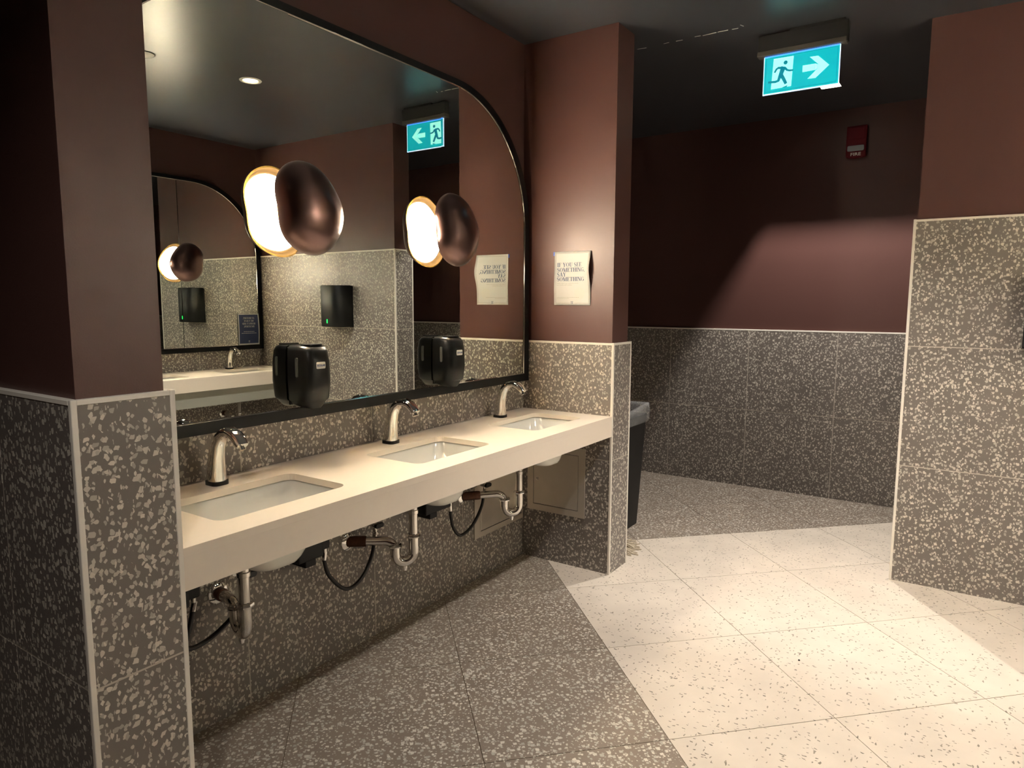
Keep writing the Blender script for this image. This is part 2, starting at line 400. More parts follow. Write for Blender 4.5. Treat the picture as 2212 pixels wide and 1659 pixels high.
def make_basin(x, label):
    e = thing('sink_basin', (x, -.296, .62), label, 'sink', 'basins in the long counter')
    zt = ZC-.0225
    def ring(wd, dp, z, r, cx=0, cy=0): return [(x+a, -.296+b, z) for a, b in rrect(wd, dp, r, 6, cx, cy)]
    inner = [ring(.478, .306, zt, .045), ring(.470, .298, zt-.004, .045), ring(.455, .285, zt-.035, .05), ring(.41, .25, zt-.07, .055), ring(.32, .21, zt-.115, .06), ring(.20, .15, zt-.150, .05, 0, -.01), ring(.10, .07, zt-.164, .03, 0, .0)]
    outer = [ring(.10, .10, .650, .03, 0, -.050), ring(.15, .13, .655, .05, 0, -.045), ring(.19, .15, .668, .06, 0, -.04), ring(.25, .17, .692, .07, 0, -.03), ring(.35, .21, .728, .07, 0, -.01), ring(.45, .285, .775, .06), ring(.485, .315, zt-.03, .05), ring(.51, .335, zt-.012, .04), ring(.51, .335, zt, .04)]
    b = MB(); b.loft(outer+inner, True, True)
    b.build('bowl', M['ceramic'], e, smooth=True, auto=50)
    MB().lathe([(.002, .0), (.021, .0), (.024, .003), (.020, .006), (.006, .004), (.002, .004)], (x, -.296, zt-.164), (0, 0, 1), 20).build('drain_ring', M['chrome'], e, smooth=True)
    return e
basins = [make_basin(x, l) for x, l in zip(SINKX, ('white rectangular sink nearest the foreground wall end', 'middle white rectangular sink of the long counter', 'white rectangular sink farthest away, beside the notice wall'))]

def make_faucet(x, label):
    e = thing('faucet', (x, -.08, ZC), label, 'faucet', 'sensor faucets along the mirror')
    y0 = -.08
    def sect(wd, dp, cy, cz, ty, tz, r):
        # rounded section, plane spanned by x and the in-plane normal of tangent (ty,tz)
        l_ = math.hypot(ty, tz); ty, tz = ty/l_, tz/l_
        return [(x+a, y0+cy+b*tz, ZC+cz-b*ty) for a, b in rrect(wd, dp, r*min(wd, dp), 4)]
    MB().loft([sect(.058, .064, 0, .0, 0, 1, .3), sect(.058, .064, 0, .013, 0, 1, .3)]).build('base', M['black'], e, smooth=True, auto=40)
    S = [(.054, .060, .000, .013, 0, 1), (.051, .056, -.001, .05, -.05, 1), (.047, .050, -.006, .095, -.14, 1), (.043, .043, -.017, .132, -.35, 1), (.041, .036, -.034, .158, -.8, 1),
         (.042, .031, -.057, .175, -1, .55), (.044, .029, -.084, .180, -1, 0), (.046, .028, -.110, .172, -1, -.45), (.044, .027, -.130, .157, -1, -.8), (.038, .023, -.143, .142, -1, -1)]
    MB().loft([sect(a, b, c, d, t, u, .42) for a, b, c, d, t, u in S]).build('spout', M['chrome'], e, smooth=True, auto=60)
    MB().tube([(x, y0-.130, ZC+.148), (x, y0-.140, ZC+.128)], .0105, 14).build('aerator', M['chrome'], e, smooth=True, auto=40)
    MB().box((x-.006, y0-.0245, ZC+.062), (x+.006, y0-.022, ZC+.076)).build('sensor_eye', M['black'], e)
    return e
faucets = [make_faucet(x, l) for x, l in zip(SINKX, ('curved chrome faucet on black base nearest the foreground wall end', 'curved chrome faucet on black base at the middle sink', 'curved chrome faucet on black base at the farthest sink'))]

def arc(c, a, b, t0, t1, n=8):
    c, a, b = Vector(c), Vector(a), Vector(b)
    return [c+a*math.cos(R(t0+(t1-t0)*k/n))+b*math.sin(R(t0+(t1-t0)*k/n)) for k in range(n+1)]
def make_trap(x, fx, fz, label, rd):
    """chrome waste trap: tail pipe from the basin, J bend, arm to the wall flange at (fx, 0, fz); rd = 2d direction of the J bend"""
    y = -.20; e = thing('drain_trap', (x, y, .36), label, 'drain pipe', 'waste traps under the counter')
    rd = Vector((rd[0], rd[1], 0)).normalized(); zb = .415; rr = .04; z0 = Vector((0, 0, 1))
    t0 = Vector((x, y, 0))
    MB().tube([t0+z0*.665, t0+z0*.47], .0185, 16).build('tail_pipe', M['dchrome'], e, smooth=True, auto=40)
    MB().lathe([(.0185, 0), (.022, .002), (.022, .016), (.0185, .018)], t0+z0*.575, (0, 0, 1), 16).build('coupling', M['dchrome'], e, smooth=True, auto=40)
    c = t0+rd*rr+z0*zb
    jb = [t0+z0*.485, t0+z0*.45]+arc(c, -rd*rr, -z0*rr, 0, 180, 12)+[c+rd*rr+z0*.035]
    MB().tube(jb, .0215, 16).build('j_bend', M['dchrome'], e, smooth=True, auto=50)
    nut = [(.0215, 0), (.0285, .001), (.0295, .006), (.028, .013), (.0215, .016)]
    MB().lathe(nut, t0+z0*.474, (0, 0, 1), 8).build('slip_nut', M['chrome'], e)
    MB().lathe(nut, c+rd*rr+z0*.028, (0, 0, 1), 8).build('slip_nut', M['chrome'], e)
    MB().lathe([(.012, 0), (.012, .012), (.008, .014), (.008, .022), (.001, .024)], c-z0*(rr+.016), (0, 0, -1), 12).build('cleanout_plug', M['chrome'], e)
    # arm up out of the bend, elbow, then towards the wall
    p = c+rd*rr; fl = Vector((fx, -.003, fz)); top = fz+.002
    d = Vector((fl.x-p.x, fl.y-p.y, 0)); dl = d.length; d.normalize(); er = min(.045, dl*.45)
    ec = Vector((p.x, p.y, top-er))+d*er
    path = [Vector((p.x, p.y, zb+.03))]+arc(ec, -d*er, z0*er, 0, 90, 8)
    end = path[-1]
    mid = end+(fl-end)*.5
    MB().tube(path+[mid], .0185, 16).build('trap_arm', M['dchrome'], e, smooth=True, auto=50)
    MB().tube([mid-(fl-end)*.02, mid+(fl-end)*.04, fl], [.0215, .0225, .0225], 14).build('wall_pipe', M['rust'], e, smooth=True, auto=50)
    MB().lathe([(.001, .002), (.038, .002), (.036, .008), (.024, .014), (.001, .014)], (fx, 0, fz), (0, -1, 0), 24).build('wall_flange', M['chrome'], e, smooth=True, auto=40)
    return e
traps = [make_trap(SINKX[0], .432, .462, 'chrome drain trap under the sink nearest the foreground wall end', (.25, 1)),
         make_trap(SINKX[1], 1.022, .468, 'chrome drain trap hanging under the middle sink', (-.9, .5)),
         make_trap(SINKX[2], 1.790, .478, 'chrome drain trap in front of the steel wall panel', (-.45, .35))]

def make_valve(x, z, label):
    e = thing('stop_valve', (x, 0, z), label, 'valve', 'stop valves under the counter')
    MB().lathe([(.001, .001), (.026, .001), (.024, .006), (.012, .010), (.001, .010)], (x, 0, z), (0, -1, 0), 20).build('escutcheon', M['chrome'], e, smooth=True, auto=40)
    MB().tube([(x, -.008, z), (x, -.055, z)], .009, 12).build('stub_pipe', M['chrome'], e, smooth=True, auto=40)
    MB().lathe([(.001, 0), (.014, 0), (.016, .006), (.016, .026), (.012, .032), (.001, .032)], (x, -.045, z), (0, -1, 0), 12).build('body', M['chrome'], e, smooth=True, auto=40)
    MB().tube([(x, -.062, z), (x, -.062, z-.03)], .008, 10).build('outlet', M['chrome'], e, smooth=True, auto=40)
    MB().loft([[(x+a, -.078-t, z+b) for a, b in rrect(.046, .020, .009, 3)] for t in (0, .014)]).build('handle', M['black'], e, bevel=.002)
    return e
valves = [make_valve(.505, .520, 'chrome stop valve with black handle under the nearest sink'),
          make_valve(1.122, .525, 'chrome stop valve with black handle under the middle sink'),
          make_valve(1.900, .525, 'chrome stop valve with black handle by the steel wall panel')]
def bez(pts, n=10):
    """Catmull-Rom through points"""
    P = [Vector(p) for p in pts]; P = [P[0]*2-P[1]]+P+[P[-1]*2-P[-2]]; out = []
    for i in range(1, len(P)-2):
        for k in range(n):
            t = k/n; a, b, c, d = P[i-1], P[i], P[i+1], P[i+2]
            out.append(.5*((2*b)+(c-a)*t+(2*a-5*b+4*c-d)*t*t+(3*b-a-3*c+d)*t**3))
    return out+[P[-2]]
def make_hose(pts, label):
    e = thing('supply_hose', pts[0], label, 'hose', 'supply hoses under the counter')
    q = bez(pts); MB().tube(q, .0078, 10).build('hose', M['rubber'], e, smooth=True, auto=60)
    a, b = Vector(pts[0]), q[2]; d = (b-a).normalized()
    MB().tube([a-d*.012, a+d*.02], .0095, 10).build('ferrule', M['chrome'], e, smooth=True, auto=40)
    b = q[-1]; d = (q[-1]-q[-3]).normalized(); MB().tube([b-d*.022, b+d*.004], .0095, 10).build('ferrule', M['chrome'], e, smooth=True, auto=40)
    return e
make_hose([(.30, -.08, .487), (.278, -.09, .43), (.255, -.10, .372), (.30, -.09, .352), (.38, -.085, .37), (.48, -.07, .42), (.505, -.062, .484)], 'thin black hose curling behind the foreground wall end')
make_hose([(.834, -.08, .487), (.832, -.08, .46), (.858, -.08, .39), (.938, -.08, .313), (1.025, -.075, .325), (1.098, -.062, .395), (1.122, -.062, .489)], 'black hose looping under the middle of the counter')
make_hose([(1.598, -.08, .485), (1.605, -.08, .43), (1.628, -.08, .366), (1.682, -.08, .322), (1.785, -.07, .340), (1.872, -.062, .41), (1.900, -.062, .489)], 'black hose looping in front of the steel wall panel')
def make_box(x0, x1, label):
    e = thing('sensor_box', ((x0+x1)/2, 0, .5), label, 'control box', 'faucet control boxes under the counter')
    MB().box((x0, -.115, .50), (x1-.045, -.002, .60)).build('housing', M['blackm'], e, bevel=.006)
    MB().box((x0+.035, -.108, .474), (x0+.085, -.02, .50)).build('clip', M['blackm'], e, bevel=.003)
    MB().box((x1-.046, -.10, .515), (x1, -.02, .585)).build('solenoid', M['blackm'], e, bevel=.006)
    MB().tube([(x1-.012, -.08, .52), (x1-.012, -.08, .497)], .009, 10).build('outlet', M['chrome'], e, smooth=True, auto=40)
    return e
make_box(.685, .846, 'black control box under the counter left of the middle sink')
make_box(1.385, 1.610, 'black control box under the counter left of the farthest sink')
make_box(.15, .312, 'black control box hidden low behind the foreground wall end')

# stainless access panels
def panel(o, u, n, wd, ht, label, lock_u, lock_v, door):
    o, u, n = Vector(o), Vector(u), Vector(n); z = Vector((0, 0, 1))
    e = thing('access_panel', o, label, 'access panel')
    x0, x1, z0, z1 = door
    fr = MB()
    for a, b, c, d in ((0, wd, 0, z0), (0, wd, z1, ht), (0, x0, z0, z1), (x1, wd, z0, z1)):
        fr.prism([(a, c), (b, c), (b, d), (a, d)], o, u, z, n, .0002, .006)
    fr.build('frame', M['steel'], e)
    MB().prism([(x0+.003, z0+.003), (x1-.003, z0+.003), (x1-.003, z1-.003), (x0+.003, z1-.003)], o, u, z, n, .0002, .005).build('door', M['steel'], e, bevel=.0015)
    MB().prism([(x0, z0), (x1, z0), (x1, z1), (x0, z1)], o, u, z, n, .0001, .001).build('backing', M['bframe'], e)
    p = o+u*lock_u+z*lock_v+n*.0045
    lk = MB().lathe([(.001, 0), (.010, 0), (.010, .003), (.007, .004), (.006, .002), (.001, .002)], p, n, 16).build('lock', M['dchrome'], e, smooth=True, auto=40)
    MB().prism([(-.001, -.005), (.001, -.005), (.001, .005), (-.001, .005)], p, u, z, n, .0021, .003).build('keyhole', M['bframe'], lk)
    return e
panel((1.892, 0, .222), (1, 0, 0), (0, -1, 0), .462, .40, 'stainless steel access panel on the wall behind the farthest drain trap', .435, .215, (.055, .455, .03, .37))
panel((L, -.035, .282), (0, -1, 0), (-1, 0, 0), .365, .385, 'stainless steel access panel with lock beside the wall corner under the counter', .065, .185, (.038, .325, .035, .345))

# mirror with arched upper corners
def arch(x0, x1, z0, z1, r, n=20):
    pts = [(x0, z0), (x1, z0)]
    pts += [(x1-r+r*math.cos(R(90*k/n)), z1-r+r*math.sin(R(90*k/n))) for k in range(n+1)]
    pts += [(x0+r-r*math.sin(R(90*k/n)), z1-r+r*math.cos(R(90*k/n))) for k in range(n+1)]
    return pts
def make_mirror(label):
    e = thing('mirror', (L/2, 0, 1.02), label, 'mirror')
    X0, X1, Z0, Z1 = .052, 2.306, 1.06, 2.440; r = .60
    o = arch(X0-.042, X1+.042, Z0-.040, Z1+.028, r+.02); i = arch(X0, X1, Z0, Z1, r)
    n = len(o); b = MB()
    def P(pts, y): return [(x, y, z) for x, z in pts]
    vs = P(o, -.002)+P(o, -.042)+P(i, -.042)+P(i, -.030)
    fs = []
    for a in range(3):
        for k in range(n):
            j = (k+1) % n; fs.append((a*n+k, a*n+j, (a+1)*n+j, (a+1)*n+k))
    b.add(vs, fs); b.build('frame', M['bframe'], e)
    # bright bevelled lip where the glass meets the frame
    i2 = arch(X0+.0035, X1-.0035, Z0+.0035, Z1-.0035, r-.0035); b = MB()
    b.add(P(i, -.0385)+P(i2, -.0362), [(k, (k+1) % n, n+(k+1) % n, n+k) for k in range(n)]); b.build('glass_edge', M['dchrome'], e)
    MB().prism(o, (0, 0, 0), (1, 0, 0), (0, 0, 1), (0, 1, 0), -.029, -.002).build('backing', M['bframe'], e)
    seams = (X0, .780, 1.606, X1); tilt = (.0045, .0045, 0.0)
    for k in range(3):
        a, c = seams[k]+.0012, seams[k+1]-.0012
        poly = clip([Vector(p) for p in i], a, c, 0, 9)
        gl = MB(); xc = (a+c)/2
        f_ = [(p.x, YM+(p.x-xc)*-tilt[k]-abs(tilt[k])*(c-a)/2*0, p.y) for p in poly]; bk = [(p[0], -.0295, p[2]) for p in f_]
        gl.loft([bk, f_]); gl.build('glass', M['mirror'], e)
    return e
mir = make_mirror('tall arched mirror in black frame above the three sinks')

# sconces on the mirror seams
def make_sconce(x, label):
    z = 1.768; yr = YM-.085
    e = thing('wall_sconce', (x, YM, z), label, 'sconce', 'pebble shaped sconces on the mirrors')
    NA, NR = 64, 16
    def out(t):    # outline radius as a function of angle (slightly irregular pebble, taller than wide)
        a, b = .146, .160
        r = a*b/math.sqrt((b*math.cos(t))**2+(a*math.sin(t))**2)
        return r*(1+.025*math.cos(3*t+.6)+.012*math.cos(5*t))
    def dome(s, t, dep, dent):
        q = max(0.0, 1-s**2.4)**.62
        lx, lz = s*math.cos(t), s*math.sin(t)
        dn = dent*math.exp(-((lz+.02)/.34)**2)*math.exp(-((lx+.95)/.55)**2)+.3*dent*math.exp(-((lz+.05)/.3)**2)*math.exp(-((lx-.9)/.5)**2)
        return dep*q*(1-.35*dn)+.0, dn
    def shell(dep, sc_, off, dent):
        rings = []
        for k in range(NR+1):
            s = math.sin(PI/2*k/NR); s = max(s, .02)
            rg = []
            for a in range(NA):
                t = 2*PI*a/NA; q, dn = dome(s, t, dep, dent)
                tt = t-PI-.12
                nb = .09*math.exp(-(tt/.42)**2)*s**5
                rr = out(t)*sc_*s*(1-nb)
                rg.append((x+rr*math.cos(t)-.10*rr*math.sin(t), yr-q-off, z+rr*math.sin(t)))
            rings.append(rg)
        return rings
    b = MB(); o_ = shell(.082, 1.0, 0, .2); i_ = shell(.074, .965, -.002, .2)
    b.loft(o_, True, False); b.build('shade', M['bronze'], e, smooth=True)
    b = MB(); b.loft([o_[-1], i_[-1]], False, False); b.build('shade_rim', M['brass'], e, smooth=True)
    b = MB(); b.loft(i_, True, False); b.build('shade_lining', M['shadein'], e, smooth=True)
    # glowing diffuser that faces the mirror
    dz = []
    for sc_, yo in ((.02, -.018), (.5, -.018), (.80, -.019), (.84, -.021), (.845, -.024)):
        dz.append([(x+out(2*PI*a/NA)*sc_*(math.cos(2*PI*a/NA)-.10*math.sin(2*PI*a/NA)), yr+yo, z+out(2*PI*a/NA)*sc_*math.sin(2*PI*a/NA)) for a in range(NA)])
    MB().loft(dz, True, False).build('diffuser', M['glow'], e, smooth=True)
    MB().lathe([(.001, 0), (.030, 0), (.030, .004), (.027, .006), (.027, .040), (.029, .042), (.029, .050), (.026, .052), (.026, .085), (.001, .085)], (x, YM-.0005, z), (0, -1, 0), 28).build('stem', M['brass'], e, smooth=True, auto=35)
    add_light('AREA', 'lamp_light', e, (x, YM-.005, z), (0, -1, 0), SCONCE_BOUNCE_W, WARM, .18)  # added disc at the glass, standing in for diffuser light the mirror throws back
    return e
sconces = [make_sconce(.768, 'bronze pebble shaped sconce glowing on the mirror, nearer one'), make_sconce(1.594, 'bronze pebble shaped sconce glowing on the mirror, farther one')]

# ------------------------------------------------------------------ lettering
def text_mesh(s, size, align='CENTER', off=0.0):
    cu = bpy.data.curves.new('t', 'FONT'); cu.body = s; cu.size = size; cu.align_x = align; cu.offset = off; cu.resolution_u = 2
    o = bpy.data.objects.new('t', cu); COL.objects.link(o)
    dg = bpy.context.evaluated_depsgraph_get(); me = bpy.data.meshes.new_from_object(o.evaluated_get(dg))
    bpy.data.objects.remove(o); bpy.data.curves.remove(cu)
    vs = [v.co.copy() for v in me.vertices]; fs = [tuple(p.vertices) for p in me.polygons]; bpy.data.meshes.remove(me)
    return vs, fs
def put_text(name, s, size, m, parent, mapf, align='CENTER', off=0.0, sx=1.0):
    vs, fs = text_mesh(s, size, align, off); b = MB(); b.add([mapf(v.x*sx, v.y) for v in vs], fs)
    return b.build(name, m, parent)
# high contrast serif capitals drawn as strokes in a unit-high box: (points, thick?)
T, t_ = .20, .07
def arcp(cx, cy, rx, ry, a0, a1, n=10): return [(cx+rx*math.cos(R(a0+(a1-a0)*k/n)), cy+ry*math.sin(R(a0+(a1-a0)*k/n))) for k in range(n+1)]
def ser(x, y, w_=.34): return ([(x-w_/2, y), (x+w_/2, y)], .06)
GLY = {
 'I': (.40, [([(.2, 0), (.2, 1)], T), ser(.2, .03), ser(.2, .97)]),
 'F': (.66, [([(.2, 0), (.2, 1)], T), ser(.2, .03, .4), ([(.04, .97), (.62, .97)], .06), ([(.6, 1), (.6, .74)], .06), ([(.2, .52), (.46, .52)], .06), ([(.46, .62), (.46, .42)], .05)]),
 'E': (.70, [([(.2, 0), (.2, 1)], T), ([(.04, .03), (.64, .03)], .06), ([(.63, 0), (.63, .28)], .06), ([(.04, .97), (.62, .97)], .06), ([(.6, 1), (.6, .74)], .06), ([(.2, .52), (.46, .52)], .06), ([(.46, .62), (.46, .42)], .05)]),
 'H': (.86, [([(.2, 0), (.2, 1)], T), ([(.66, 0), (.66, 1)], T), ser(.2, .03), ser(.2, .97), ser(.66, .03), ser(.66, .97), ([(.2, .51), (.66, .51)], .06)]),
 'T': (.74, [([(.37, 0), (.37, 1)], T), ser(.37, .03, .4), ([(.03, .97), (.71, .97)], .06), ([(.05, 1), (.05, .72)], .06), ([(.69, 1), (.69, .72)], .06)]),
 'N': (.86, [([(.16, 0), (.16, 1)], .07), ([(.14, .98), (.7, .02)], T), ([(.7, 0), (.7, 1)], .07), ser(.16, .03, .28), ser(.1, .97, .26), ser(.7, .97, .28)]),
 'M': (1.06, [([(.16, 0), (.16, 1)], .07), ([(.18, .98), (.5, .02)], T), ([(.5, .02), (.82, .98)], .07), ([(.86, 0), (.86, 1)], T), ser(.16, .03, .28), ser(.12, .97, .26), ser(.86, .03, .34), ser(.9, .97, .26)]),
 'Y': (.80, [([(.16, .98), (.42, .46)], T), ([(.42, .46), (.68, .98)], .07), ([(.42, 0), (.42, .5)], T), ser(.42, .03, .4), ser(.16, .97, .34), ser(.68, .97, .26)]),
 'A': (.84, [([(.14, .02), (.42, 1)], .07), ([(.40, 1), (.68, .02)], T), ([(.24, .32), (.6, .32)], .06), ser(.14, .03, .26), ser(.68, .03, .34)]),
 'V': (.82, [([(.14, .98), (.41, 0)], T), ([(.41, .02), (.66, .98)], .07), ser(.14, .97, .34), ser(.66, .97, .26)]),
 'W': (1.14, [([(.12, .98), (.36, 0)], T), ([(.36, .02), (.56, .9)], .07), ([(.54, .94), (.78, 0)], T), ([(.78, .02), (1.0, .98)], .07), ser(.12, .97, .3), ser(1.0, .97, .26)]),
 'L': (.66, [([(.2, 0), (.2, 1)], T), ([(.04, .03), (.6, .03)], .06), ([(.59, 0), (.59, .3)], .06), ser(.2, .97)]),
 'D': (.84, [([(.2, 0), (.2, 1)], T), ([(.04, .03), (.4, .03)], .06), ([(.04, .97), (.4, .97)], .06), (arcp(.38, .5, .34, .46, -90, 90), [.06, .09, .13, .17, .2, .2, .2, .17, .13, .09, .06])]),
 'P': (.72, [([(.2, 0), (.2, 1)], T), ser(.2, .03, .4), ([(.04, .97), (.4, .97)], .06), (arcp(.38, .72, .24, .25, -90, 90), [.06, .08, .12, .16, .18, .18, .18, .16, .12, .08, .06]), ([(.2, .47), (.4, .47)], .06)]),
 'R': (.82, [([(.2, 0), (.2, 1)], T), ser(.2, .03, .36), ([(.04, .97), (.4, .97)], .06), (arcp(.38, .74, .24, .23, -90, 90), [.06, .08, .12, .16, .18, .18, .18, .16, .12, .08, .06]), ([(.2, .51), (.4, .51)], .06), ([(.42, .5), (.70, .03)], .17)]),
 'O': (.86, [(arcp(.42, .5, .31, .48, 0, 360, 20), [.19, .18, .14, .09, .06, .05, .06, .09, .14, .18, .19, .18, .14, .09, .06, .05, .06, .09, .14, .18, .19])]),
 'C': (.78, [(arcp(.44, .5, .32, .48, 40, 320, 14), [.07, .06, .05, .06, .09, .13, .17, .19, .17, .13, .09, .06, .05, .06, .07]), ([(.70, .97), (.70, .70)], .06)]),
 'G': (.86, [(arcp(.44, .5, .32, .48, 40, 330, 14), [.07, .06, .05, .06, .09, .13, .17, .19, .17, .13, .09, .06, .05, .06, .08]), ([(.70, .97), (.70, .70)], .06), ([(.70, .06), (.70, .44)], .17), ([(.54, .44), (.82, .44)], .06)]),
 'U': (.84, [([(.2, 1), (.2, .3)], T), (arcp(.42, .3, .23, .27, 180, 360), [.2, .19, .17, .13, .1, .08, .07, .07, .07, .07, .07]), ([(.66, .3), (.66, 1)], .07), ser(.2, .97, .36), ser(.66, .97, .26)]),
 'S': (.64, [(arcp(.30, .74, .20, .23, 30, 270, 10), [.06, .05, .05, .07, .1, .13, .15, .16, .17, .17, .17])
             , (arcp(.30, .26, .22, .25, 90, -150, 10), [.17, .17, .17, .16, .15, .13, .1, .07, .05, .05, .06]), ([(.49, .98), (.49, .72)], .05), ([(.07, .02), (.07, .3)], .05)]),
 ',': (.30, [([(.12, .12), (.15, -.02), (.07, -.16)], [.16, .13, .04])]),
 '.': (.30, [([(.06, .08), (.2, .08)], .15)]),
}
def serif(b, s, x, y, ht, mapf, sx=1.0, sp=.0, lift=0.0):
    for ch in s:
        if ch == ' ': x += .34*ht*sx; continue
        adv, st = GLY[ch]
        for pts, wd in st:
            P = [Vector((p[0], p[1])) for p in pts]; ws = wd if isinstance(wd, list) else [wd]*len(P)
            l_, r_ = [], []
            for i, p in enumerate(P):
                d = (P[min(i+1, len(P)-1)]-P[max(i-1, 0)]).normalized(); q = Vector((-d.y, d.x))*ws[min(i, len(ws)-1)]/2
                l_.append(p+q); r_.append(p-q)
            vs = [mapf(x+p.x*ht*sx, y+p.y*ht) for p in l_+r_]; n = len(P)
            b.add(vs, [(k, k+1, n+k+1, n+k) for k in range(n-1)])
        x += (adv+sp)*ht*sx
    return x
def serif_w(s, ht, sx=1.0, sp=0.0): return sum(.34 if c == ' ' else GLY[c][0]+sp for c in s)*ht*sx

# paper notice on the wall end: lower left corner at y=-.186, z=1.437 ; text runs towards -y
def notice():
    e = thing('paper_notice', (L+INS, -.297, 1.437), 'cream paper notice with blue capitals taped to the brown wall', 'notice')
    Wd, Hh = .219, .284; xw = L+INS
    def off(u, v):
        a, c = u/Wd, v/Hh
        return .004+.034*max(0, a-.55)**1.3*math.exp(-((c-.66)/.24)**2)*2.2+.006*math.exp(-((c-.35)/.2)**2)*(1-a)*.6
    def mp(u, v, lift=.0006):
        return (xw-off(u, v)-lift, -.187-u, 1.437+v)
    n, k = 16, 22; b = MB(); vs = [mp(Wd*i/n, Hh*j/k, 0) for j in range(k+1) for i in range(n+1)]
    fs = [(j*(n+1)+i, j*(n+1)+i+1, (j+1)*(n+1)+i+1, (j+1)*(n+1)+i) for j in range(k) for i in range(n)]
    b.add(vs, fs); sh = b.build('sheet', M['paper'], e, smooth=True)
    so = sh.modifiers.new('thickness', 'SOLIDIFY'); so.thickness = .0006; so.offset = -1 if sh.data.polygons[0].normal.x < 0 else 1
    def subdiv(b, x0, x1, y0, y1, seg=10):
        for q in range(seg):
            if abs(x1-x0) > abs(y1-y0): a, c = x0+(x1-x0)*q/seg, x0+(x1-x0)*(q+1)/seg; r_ = (a, c, y0, y1)
            else: a, c = y0+(y1-y0)*q/seg, y0+(y1-y0)*(q+1)/seg; r_ = (x0, x1, a, c)
            b.add([mp(r_[0], r_[2]), mp(r_[1], r_[2]), mp(r_[1], r_[3]), mp(r_[0], r_[3])], [(0, 1, 2, 3)])
    bd = MB(); lw = .0014
    for x0, x1, y0, y1 in ((.010, .010+lw, .011, Hh-.010), (Wd-.010-lw, Wd-.010, .011, Hh-.010), (.010, Wd-.010, Hh-.010-lw, Hh-.010), (.010, Wd/2-.012, .011, .011+lw), (Wd/2+.012, Wd-.010, .011, .011+lw)):
        subdiv(bd, x0, x1, y0, y1)
    bd.build('border_line', M['greyink'], e)
    lg = MB()
    for sx in (-1, 1):
        c = Wd/2+sx*.0042
        for r_ in ((c-.0014, c+.0014, .007, .020), (c-.003, c+.003, .007, .0085), (c-.003, c+.003, .0185, .020)): subdiv(lg, *r_, 1)
    lg.build('logo', M['ink'], e)
    hd = MB(); ht = .0215
    for ln, y in (('IF YOU SEE', .2035), ('SOMETHING,', .1765), ('SAY', .152), ('SOMETHING', .1275)):
        serif(hd, ln, .017, y, ht, mp, sx=1.12)
    hd.build('headline', M['ink'], e)
    put_text('small_print', 'Please report any suspicious activity', .0088, M['greyink'], e, lambda x, y: mp(.017+x, .1135+y), 'LEFT', sx=1.03)
    put_text('small_print', 'to a nearby staff member.', .0088, M['greyink'], e, lambda x, y: mp(.017+x, .1045+y), 'LEFT', sx=1.03)
    fine = MB(); rnd = random.Random(3)
    for y, xe in ((.0405, .15), (.034, .09)):
        x = .017
        while x < xe:
            wl_ = rnd.uniform(.004, .011); subdiv(fine, x, x+wl_, y, y+.0016, 2); x += wl_+.0025
    fine.build('fine_print', M['greyink'], e)
    sl = MB(); sl.add([mp(.155+.032*math.cos(2*PI*k/28), .062+.032*math.sin(2*PI*k/28), .0003) for k in range(28)], [tuple(range(28))]); sl.build('faint_seal', M['paleink'], e)
    MB().box((xw-.0045, -.187, 1.70), (xw-.001, -.180, 1.720)).build('tape', M['tape'], e)
    return e
notice()

# soap dispensers in front of the mirror
def make_soap(x, label):
    e = thing('soap_dispenser', (x, YM, 1.06), label, 'soap dispenser', 'black soap dispensers on the mirror')
    yb = YM-.007
    def sec(z, wd, dp, y0=0.0):   # D-shaped plan: flat back, rounded front
        pts = []
        for k in range(17):
            a = PI*k/16; c_, s_ = math.cos(a), math.sin(a)
            pts.append((x+wd/2*(abs(c_)**.55)*(1 if c_ > 0 else -1), yb-y0-dp*(s_**.5), z))
        return pts
    MB().loft([sec(1.092, .118, .094), sec(1.10, .124, .100), sec(1.16, .130, .108), sec(1.23, .128, .106), sec(1.272, .122, .098), sec(1.286, .116, .086), sec(1.292, .100, .066)]).build('cover', M['black'], e, smooth=True, auto=50)
    MB().loft([sec(1.064, .050, .050, .030), sec(1.078, .092, .085), sec(1.092, .112, .090)]).build('nozzle_skirt', M['blackm'], e, smooth=True, auto=40)
    MB().loft([[(x+a*.30, yb-.055+b*.30, 1.292+dz) for a, b in rrect(.25, .16, .05, 4)] for dz in (0, .004)]).build('top_latch', M['black'], e, smooth=True, auto=40)
    # back plate
    MB().box((x-.055, YM-.0078, 1.075), (x+.055, YM-.0012, 1.286)).build('back_plate', M['blackm'], e, bevel=.003)
    # sight windows on both sides
    for s in (-1, 1):
        MB().loft([[(x+s*(.0615+d), yb-.050+a, 1.215+b) for a, b in rrect(.013, .070, .006, 4)] for d in (0, .0045)]).build('sight_window', mats_win, e, smooth=True, auto=40)
    # label
    lb = MB().loft([[(x-.004+a, yb-.1068-d, 1.222+b) for a, b in rrect(.040, .024, .004, 3)] for d in (0, .0022)]).build('label_plate', M['white'], e)
    put_text('label_print', 'ECOLAB', .0095, M['bluelabel'], lb, lambda u, v: (x-.004+u, yb-.1068-.0027, 1.2187+v), 'CENTER', .0004)
    return e
mats_win = mat('smoked sight window', (86, 88, 86), 0.25)
make_soap(.785, 'black soap dispenser with white label, nearer one on the mirror')
make_soap(1.590, 'black soap dispenser with white label, farther one on the mirror')

